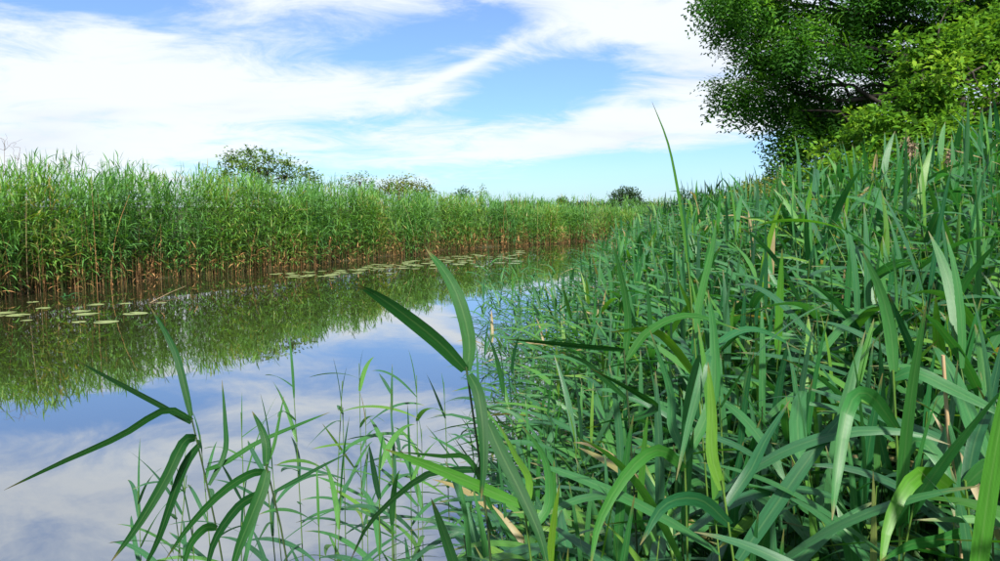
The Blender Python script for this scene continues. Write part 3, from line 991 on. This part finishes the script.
# ------------------------------------------------------------------ leafy plants: trunk and crown
def oval_leaf(aspect=0.5):
    V = np.array([(0, 0, 0), (0.5, -aspect / 2, 0.06), (1, 0, -0.08), (0.5, aspect / 2, 0.06)], float)
    return V, np.array([(0, 1, 2, 3)]), np.array([(0.5, 0), (0, .5), (.5, 1), (1, .5)], float)


def pinnate_leaf(pairs=6):
    V, F, UV = [], [], []
    for k in range(pairs):
        t = 0.15 + 0.8 * k / (pairs - 1)
        for s in (-1, 1):
            b = np.array([t, 0, -0.22 * t * t])
            dirn = np.array([0.45, s * 0.9, -0.15]); dirn /= np.linalg.norm(dirn)
            ln = 0.24 * (1 - 0.35 * abs(t - 0.5) * 2)
            wv_ = np.array([0.06, 0, 0.0])
            i = len(V)
            V += [b, b + dirn * ln * 0.5 - wv_ * 0.7, b + dirn * ln, b + dirn * ln * 0.5 + wv_ * 0.7]
            F.append((i, i + 1, i + 2, i + 3)); UV += [(.5, 0), (0, .5), (.5, 1), (1, .5)]
    return np.array(V), np.array(F), np.array(UV, float)


def rand_frames(N, up=0.5, g=rng, out=None, outw=0.0):
    d = g.normal(0, 1, (N, 3))
    if out is not None:
        d = d + out * outw
    d[:, 2] *= 0.6
    d /= np.linalg.norm(d, axis=1)[:, None]
    nrm = g.normal(0, 1, (N, 3)); nrm[:, 2] = np.abs(nrm[:, 2]) + up * 2
    y = np.cross(nrm, d); y /= np.linalg.norm(y, axis=1)[:, None] + 1e-9
    z = np.cross(d, y)
    return d, y, z


def foliage(mass, lobes, per_m2, size, shape, mi=0, up=0.5, droop=0.0, tone=0.5, shell=0.55, g=rng):
    """leaves through the outer part of every lobe (x, y, z, rx, ry, rz)"""
    for (x, y, z, rx, ry, rz) in lobes:
        N = max(4, int(per_m2 * (rx * ry + ry * rz + rx * rz) / 3 * 12.6))
        d = g.normal(0, 1, (N, 3)); d /= np.linalg.norm(d, axis=1)[:, None]
        r = shell + (1.12 - shell) * g.uniform(0, 1, N) ** 0.8
        # twiggy unevenness
        wob = 1 + 0.22 * np.sin(d[:, 0] * 5 + x * 3) * np.sin(d[:, 1] * 6 + y) + 0.18 * np.sin(d[:, 2] * 8 + z * 2 + d[:, 0] * 3)
        p_ = np.array([x, y, z]) + d * (r * wob)[:, None] * np.array([rx, ry, rz])
        fx, fy, fz = rand_frames(N, up, g, d, 0.8)
        if droop:
            fx = fx + np.array([0, 0, -droop]); fx /= np.linalg.norm(fx, axis=1)[:, None]
            fz = np.cross(fx, fy); fz /= np.linalg.norm(fz, axis=1)[:, None] + 1e-9
            fy = np.cross(fz, fx)
        sz = size * g.uniform(0.65, 1.3, N)
        Mx_ = np.zeros((N, 4, 4)); Mx_[:, 3, 3] = 1
        Mx_[:, :3, 0] = fx * sz[:, None]; Mx_[:, :3, 1] = fy * sz[:, None]; Mx_[:, :3, 2] = fz * sz[:, None]
        Mx_[:, :3, 3] = p_
        var_ = np.clip(g.normal(tone + g.normal(0, 0.12), 0.2, N), 0, 1)
        mass.add(*shape, Mx_, var_, mi)


def limb(a, b, r0, r1, sag=0.12, g=random):
    a, b = np.array(a, float), np.array(b, float)
    L = np.linalg.norm(b - a)
    mids = [a]
    for t in (0.25, 0.5, 0.75):
        mids.append(a + (b - a) * t + np.array([g.uniform(-1, 1), g.uniform(-1, 1), g.uniform(-0.3, 1)]) * L * sag * 0.5)
    mids.append(b)
    C = spline(mids, 10)
    return tube(C, np.linspace(r0, r1, 10), 6), C


def woody(name, base, trunk_top, trunk_r, lobes, leaf_mat, per_m2, size, shape, label, cat, group=None, up=0.5, droop=0.0, tone=0.5, shell=0.55,
          n_trunks=1, twigs=2, bark='bark', every=1):
    """a tree or bush: trunk (with limbs to every lobe) and crown"""
    e = empty(name, base); tag(e, label, cat, group)
    base = np.array(base, float); top = np.array(trunk_top, float)
    tubes = []
    stems = []
    for k in range(n_trunks):
        j = np.array([random.uniform(-1, 1), random.uniform(-1, 1), 0]) * trunk_r * (0 if n_trunks == 1 else 4)
        tv, C = limb(base + j * 0.5 - np.array([0, 0, 0.1]), top + j * 3, trunk_r, trunk_r * 0.5, 0.08)
        tubes.append(tv); stems.append(C)
    for li_, (x, y, z, rx, ry, rz) in enumerate(lobes):
        if li_ % every:
            continue
        C = random.choice(stems)
        k = int(np.clip(np.searchsorted(C[:, 2], z - 1.2 * rz - 0.2 * abs(x - C[4][0])), 3, 9))
        tv, C2 = limb(C[k], (x, y, z), trunk_r * (0.36 if every == 1 else 0.24), trunk_r * 0.06, 0.16)
        tubes.append(tv)
        for q in range(twigs):
            s_ = C2[random.randint(5, 9)]
            d = np.array([random.gauss(0, 1), random.gauss(0, 1), random.gauss(0.2, 0.7)]); d /= np.linalg.norm(d)
            tv, _ = limb(s_, s_ + d * np.array([rx, ry, rz]) * 0.95, trunk_r * 0.10, trunk_r * 0.03, 0.2)
            tubes.append(tv)
    v, f = join_tubes(tubes)
    link('trunk', raw_mesh('trunk', v - base, f, M[bark]), e)
    ms = Mass()
    foliage(ms, lobes, per_m2, size, shape, 0, up, droop, tone, shell)
    ms.V = [q - base for q in ms.V]
    link('crown', ms.mesh('crown', [leaf_mat]), e)
    return e


def gz1(x, y):
    return float(ground_z(np.array([[x, y]]))[0])


# big feathery tree over the near bank
lobes = []
TD = 14.0
tree_lobes_px = [(725, -8, 26, 0), (770, -6, 40, .6), (820, -20, 45, -.6), (870, -15, 45, 0.4), (735, 28, 26, 0), (752, 55, 26, .5), (728, 88, 20, -.3), (748, 92, 20, 0),
                 (775, 62, 30, 1), (800, 30, 28, -1), (772, 108, 24, 0), (795, 95, 30, .8), (792, 132, 24, 0), (820, 110, 32, 1), (838, 45, 24, -.8), (870, 40, 32, .5),
                 (845, 95, 30, 1.2), (815, 140, 28, .6), (850, 130, 34, 1.4), (905, 20, 38, .8), (890, 75, 34, 1.2), (785, 160, 22, .3), (740, 5, 24, -1), (930, 60, 40, 1.5),
                 (960, 10, 46, .8), (1000, 40, 50, 1.2), (1040, -10, 55, 0), (920, -40, 50, -.6), (1000, -60, 60, 0), (860, -70, 55, 0), (790, -60, 48, .5), (1060, 80, 55, 1),
                 (930, -120, 60, 0), (850, -130, 50, 0), (1020, -150, 60, 0)]
for x, y, r_, dd in tree_lobes_px:
    c = at(x, y, TD + dd)
    rm = r_ / FPX * TD
    for q in range(6):
        d_ = Vector((random.gauss(0, 1), random.gauss(0, 1), random.gauss(0, 0.8))).normalized() * rm * random.uniform(0.5, 0.98)
        rr = rm * random.uniform(0.34, 0.52)
        lobes.append((c.x + d_.x, c.y + d_.y, c.z + d_.z, rr * 1.2, rr * 1.1, rr * 0.55))
tx, ty = 8.7, 14.6
woody('feathery_tree', (tx, ty, gz1(tx, ty)), (tx - 0.4, ty, 7.2), 0.24, lobes, M['tree_leaf'], 78, 0.47, pinnate_leaf(5),
      'large dark tree with feathery hanging leaves above the near bank', 'tree', droop=0.55, tone=0.48, shell=0.2, twigs=1, every=5)
# bright bush in front of it
lobes = []
for x, y, r_, d in [(985, 45, 46, 10.6), (940, 50, 36, 10.4), (1010, 95, 46, 10.0), (955, 100, 44, 9.8), (905, 90, 36, 10.2), (885, 125, 30, 10.0), (925, 140, 38, 9.4), (870, 150, 32, 9.8),
                    (840, 160, 28, 9.9), (820, 180, 26, 9.7), (975, 150, 40, 9.0), (1030, 150, 46, 9.2), (795, 190, 22, 10.2), (900, 175, 40, 9.2), (960, 20, 30, 11.2), (1030, 20, 50, 11), (1070, 80, 50, 10.4), (860, 190, 34, 9.5), (935, 118, 40, 10.3), (900, 130, 36, 10.4), (985, 120, 44, 10.3), (945, 165, 44, 9.8), (1010, 175, 44, 9.6), (860, 140, 28, 10.4), (915, 60, 28, 10.9), (895, 150, 36, 10.6), (965, 80, 40, 10.9)]:
    c = at(x, y, d); rm = r_ / FPX * d
    for q in range(5):
        d_ = Vector((random.gauss(0, 1), random.gauss(0, 1), random.gauss(0, 0.8))).normalized() * rm * random.uniform(0.4, 0.85)
        rr = rm * random.uniform(0.36, 0.58)
        lobes.append((c.x + d_.x, c.y + d_.y, c.z + d_.z, rr, rr, rr * 0.75))
woody('leafy_bush', (6.3, 10.4, gz1(6.3, 10.4)), (6.2, 10.4, 3.4), 0.09, lobes, M['bush_leaf'], 250, 0.095, oval_leaf(0.5),
      'bright yellow-green bush growing in front of the large feathery tree', 'bush', up=0.5, tone=0.5, shell=0.4, n_trunks=4, twigs=1, every=3)
lobes = []
for x, y, r_, d in [(752, 190, 15, 11), (770, 186, 14, 11.2), (738, 198, 11, 11), (760, 202, 20, 11)]:
    c = at(x, y, d); rm = r_ / FPX * d
    lobes.append((c.x, c.y, c.z, rm, rm, rm * 0.8))
woody('low_shrub', (3.75, 11.1, gz1(3.75, 11.1)), (3.75, 11.1, 1.9), 0.03, lobes, M['gold_leaf'], 420, 0.055, oval_leaf(0.4),
      'small yellowish shrub at the foot of the feathery tree', 'shrub', tone=0.5, n_trunks=3, twigs=1)

# shrubs that look over the far reed bed
def far_woody(name, px_lobes, d, mat, per, size, label, cat, tone=0.5, shell=0.2, group=None, flat=0.8, twigs=2, aspect=0.5, trunk_r=0.06, nt=3):
    lob = []
    for x, y, r_, dd in px_lobes:
        c = at(x, y, d + dd); rm = r_ / FPX * d
        lob.append((c.x, c.y, c.z, rm, rm, rm * flat))
    cx = float(np.mean([q[0] for q in lob])); cz = float(np.mean([q[2] for q in lob])); cy = float(np.mean([q[1] for q in lob]))
    return woody(name, (cx, cy, gz1(cx, cy)), (cx, cy, cz), trunk_r, lob, mat, per, size, oval_leaf(aspect), label, cat, group, tone=tone, shell=shell, n_trunks=nt, twigs=twigs)


far_woody('willow_bush', [(232, 159, 12, 0), (250, 154, 12, .5), (244, 167, 14, -.5), (268, 159, 12, 0), (262, 172, 16, .8), (287, 164, 10, 0), (284, 176, 16, .5), (304, 171, 9, 0), (314, 179, 9, .4), (225, 174, 12, 0)],
          31, M['shrub_leaf'], 130, 0.13, 'open grey-green willow bush rising behind the tallest part of the far reed bed', 'bush', shell=0.05)
far_woody('round_bush', [(392, 187, 11, 0), (405, 185, 11, .5), (420, 188, 10, 0), (382, 191, 10, 0), (430, 192, 7, 0), (405, 195, 18, 0)],
          44, M['gold_leaf'], 95, 0.14, 'low domed bush with yellowing leaves beyond the far reed bed', 'bush', tone=0.1, shell=0.3)
far_woody('small_bush', [(352, 180, 9, 0), (362, 178, 8, 0), (372, 183, 8, 0), (345, 186, 8, 0)],
          40, M['shrub_leaf'], 60, 0.12, 'thin twiggy bush beside the yellowing domed bush', 'bush', shell=0.05, twigs=5)
far_woody('round_tree', [(463, 192, 6, 0), (468, 195, 6, 0), (458, 196, 6, 0)], 70, M['far_leaf'], 34, 0.24, 'small dark round-topped tree just showing over the bend of the reed bed', 'tree', shell=0.3, trunk_r=0.09, nt=1)
far_woody('slender_tree', [(482, 187, 4, 0), (484, 193, 5, 0), (478, 194, 4, 0)], 80, M['shrub_leaf'], 12, 0.22, 'thin airy sapling beside the small round-topped tree', 'tree', shell=0.05, trunk_r=0.08, nt=1)
far_woody('round_tree', [(618, 197, 8, 0), (626, 193, 8, 1), (634, 198, 8, 0), (626, 201, 11, 0), (614, 204, 6, 0), (638, 204, 6, 0)], 120, M['far_leaf'], 34, 0.36,
          'lone full round tree on the skyline above the bend of the river', 'tree', shell=0.4, trunk_r=0.22, nt=1)
far_woody('round_tree', [(560, 201, 4, 0), (564, 201, 4, 0), (562, 203, 5, 0)], 170, M['far_leaf'], 16, 0.5, 'tiny dark tree standing apart on the skyline of the reed plain', 'tree', shell=0.4, trunk_r=0.2, nt=1)
tr = random.Random(3)
for k in range(17):
    x = 496 + k * 10.3 + tr.uniform(-3, 3)
    if abs(x - 562) < 7 or abs(x - 626) < 13:
        continue
    h = tr.uniform(1.6, 2.8)
    far_woody('hedge_tree', [(x, 205 - h * 0.3, h * 1.5, 0), (x + h * 1.6, 205.5, h * 1.3, 2), (x - h * 1.5, 205.6, h * 1.2, -2)], 330 + tr.uniform(-30, 30), M['far_leaf'], 5, 1.0,
              'distant dark tree in the low row along the horizon', 'tree', group='distant row of trees along the horizon', shell=0.4, trunk_r=0.3, nt=1, twigs=0)
# leafless branches left of everything, above the far reeds
for (x, y, d) in [(4, 140, 20.5), (20, 150, 20.0)]:
    b0 = at(x - 2, 175, d); base = np.array([b0.x, b0.y, gz1(b0.x, b0.y)])
    tubes = []
    tp = np.array(at(x, y, d))
    tv, C = limb(base, tp, 0.016, 0.004, 0.1); tubes.append(tv)
    for q in range(9):
        s_ = C[tr.randint(6, 9)]
        dd = np.array([tr.gauss(0, 0.35), tr.gauss(0, 0.35), abs(tr.gauss(0.1, 0.2))])
        tv, C2 = limb(s_, s_ + dd, 0.005, 0.002, 0.2); tubes.append(tv)
    v, f = join_tubes(tubes)
    o = link('bare_branch', raw_mesh('bare_branch', v - base, f, M['twig'])); o.location = base
    tag(o, 'grey leafless branch poking up over the far reed bed', 'branch', 'leafless branches over the far reeds')

# old brown plumes over the near reeds
for (x, y, d) in [(907, 141, 4.9), (913, 147, 4.8), (950, 155, 4.5)]:
    tp = at(x, y, d)
    fx, fy = tp.x + 0.1, tp.y
    base = np.array([fx, fy, gz1(fx, fy) - 0.02])
    e = empty('reed_plume', base); tag(e, 'old dry pinkish-brown reed plume nodding above the green stand', 'plume', 'old plumes over the near stand')
    C = spline([base, base + np.array([0, 0, 1.0]), np.array(tp) + np.array([0.02, 0, -0.06]), np.array(tp)], 10)
    v, f = tube(C - base, np.linspace(0.003, 0.0012, 10), 4)
    link('culm', raw_mesh('culm', v, f, M['straw']), e)
    ms = Mass(); N = 130
    fx_, fy_, fz_ = rand_frames(N, 0.2)
    fx_ = fx_ + np.array([-0.3, 0, -0.5]); fx_ /= np.linalg.norm(fx_, axis=1)[:, None]
    Mx_ = np.zeros((N, 4, 4)); Mx_[:, 3, 3] = 1
    sz = rng.uniform(0.012, 0.035, N)[:, None]
    Mx_[:, :3, 0] = fx_ * sz; Mx_[:, :3, 1] = fy_ * sz; Mx_[:, :3, 2] = fz_ * sz
    Mx_[:, :3, 3] = np.array(tp) - base + np.clip(rng.normal(0, 1, (N, 3)), -1.7, 1.7) * np.array([0.016, 0.016, 0.026]) + np.array([0, 0, -0.02])
    ms.add(*oval_leaf(0.22), Mx_, rng.uniform(0, 1, N), 0)
    link('flower_head', ms.mesh('flower_head', [M['plume']]), e)


# ------------------------------------------------------------------ water lily pads and drift
def pad_mesh(seed):
    g = random.Random(seed)
    n = 18
    V = [(0, 0, 0.006)]
    notch = 0.28
    for k in range(n + 1):
        a = notch + (2 * math.pi - 2 * notch) * k / n
        r_ = 1.0 + 0.05 * math.sin(3 * a + seed) + g.uniform(-0.02, 0.02)
        V.append((math.cos(a) * r_, math.sin(a) * r_ * 0.9, g.uniform(0.006, 0.02)))
    V = np.array(V)
    F = np.array([(0, k, k + 1) for k in range(1, n + 1)])
    return raw_mesh('lily_pad', V, F, M['pad'], smooth=False)


PADS = [pad_mesh(k) for k in range(5)]
pads = []
pr_ = random.Random(2)
for zx, zy, r_ in [(15, 100, .30), (55, 107, .32), (80, 123, .24), (130, 86, .34), (245, 95, .27), (265, 104, .32), (300, 106, .34), (240, 128, .26), (320, 128, .36), (410, 102, .40), (290, 75, .3), (490, 70, .24), (100, 67, .24), (380, 72, .25), (-20, 110, .3)]:
    pads.append((zx * 0.33, 280 + zy * 0.33, r_ * pr_.uniform(0.4, 0.68)))
pr = random.Random(9)
for k in range(170):
    t = pr.random()
    x = 270 + 255 * t ** 0.8
    yb = np.interp(x, [270, 330, 440, 525], [274, 270, 257, 250])
    y = yb + abs(pr.gauss(0, 1)) * np.interp(x, [270, 360, 440, 525], [1.5, 5.0, 5.5, 5.0])
    if 300 < x < 335 and pr.random() < 0.6:
        y = 276 + pr.gauss(0, 1.5)
    pads.append((x, y, pr.uniform(0.09, 0.24)))
placed = []
for k, (x, y, r_) in enumerate(pads):
    c = on_water(x, y)
    if any((c.x - q[0]) ** 2 + (c.y - q[1]) ** 2 < (0.85 * (r_ + q[2])) ** 2 for q in placed):
        continue
    placed.append((c.x, c.y, r_))
    o = link('lily_pad', PADS[k % 5])
    o.location = (c.x, c.y, 0.004); o.rotation_euler = (0, 0, pr.uniform(0, 6.28)); o.scale = (r_, r_, r_ * 0.7)
    if k < 15:
        tag(o, 'pale lily pad floating in the loose patch by the rusty foot of the far reeds', 'lily pad', 'lily pads of the loose patch')
    else:
        tag(o, 'pale lily pad floating in the dense raft along the far reed bed', 'lily pad', 'lily pads of the dense raft')
# a broken reed floating, and a straw lying slantwise
a0, a1 = on_water(150, 303), on_water(186, 291)
P0 = np.array(a0); P1 = np.array(a1) + np.array([0, 0, 0.12])
v, f = tube(spline([P0, (P0 + P1) / 2 + np.array([0, 0, 0.02]), P1], 8), np.linspace(0.010, 0.005, 8), 5)
o = link('fallen_straw', raw_mesh('fallen_straw', v - P0, f, M['straw'])); o.location = P0
tag(o, 'straw stalk lying slantwise from the far reeds onto the water', 'stalk')
c = on_water(70, 297)
e = empty('broken_reed', (c.x, c.y, 0)); tag(e, 'tuft of a broken reed floating beside the lily pads', 'reed')
for k in range(9):
    q = link('blade', BLADE_ME[8 + k % 12], e)
    ln = pr.uniform(0.25, 0.42)
    q.matrix_local = Matrix.Translation((pr.uniform(-0.15, 0.15), pr.uniform(-0.1, 0.1), 0.02)) @ Matrix.Rotation(pr.uniform(0, 6.28), 4, 'Z') @ Matrix.Rotation(R(25), 4, 'Y') @ Matrix.Diagonal((ln, ln * 1.3, ln, 1))
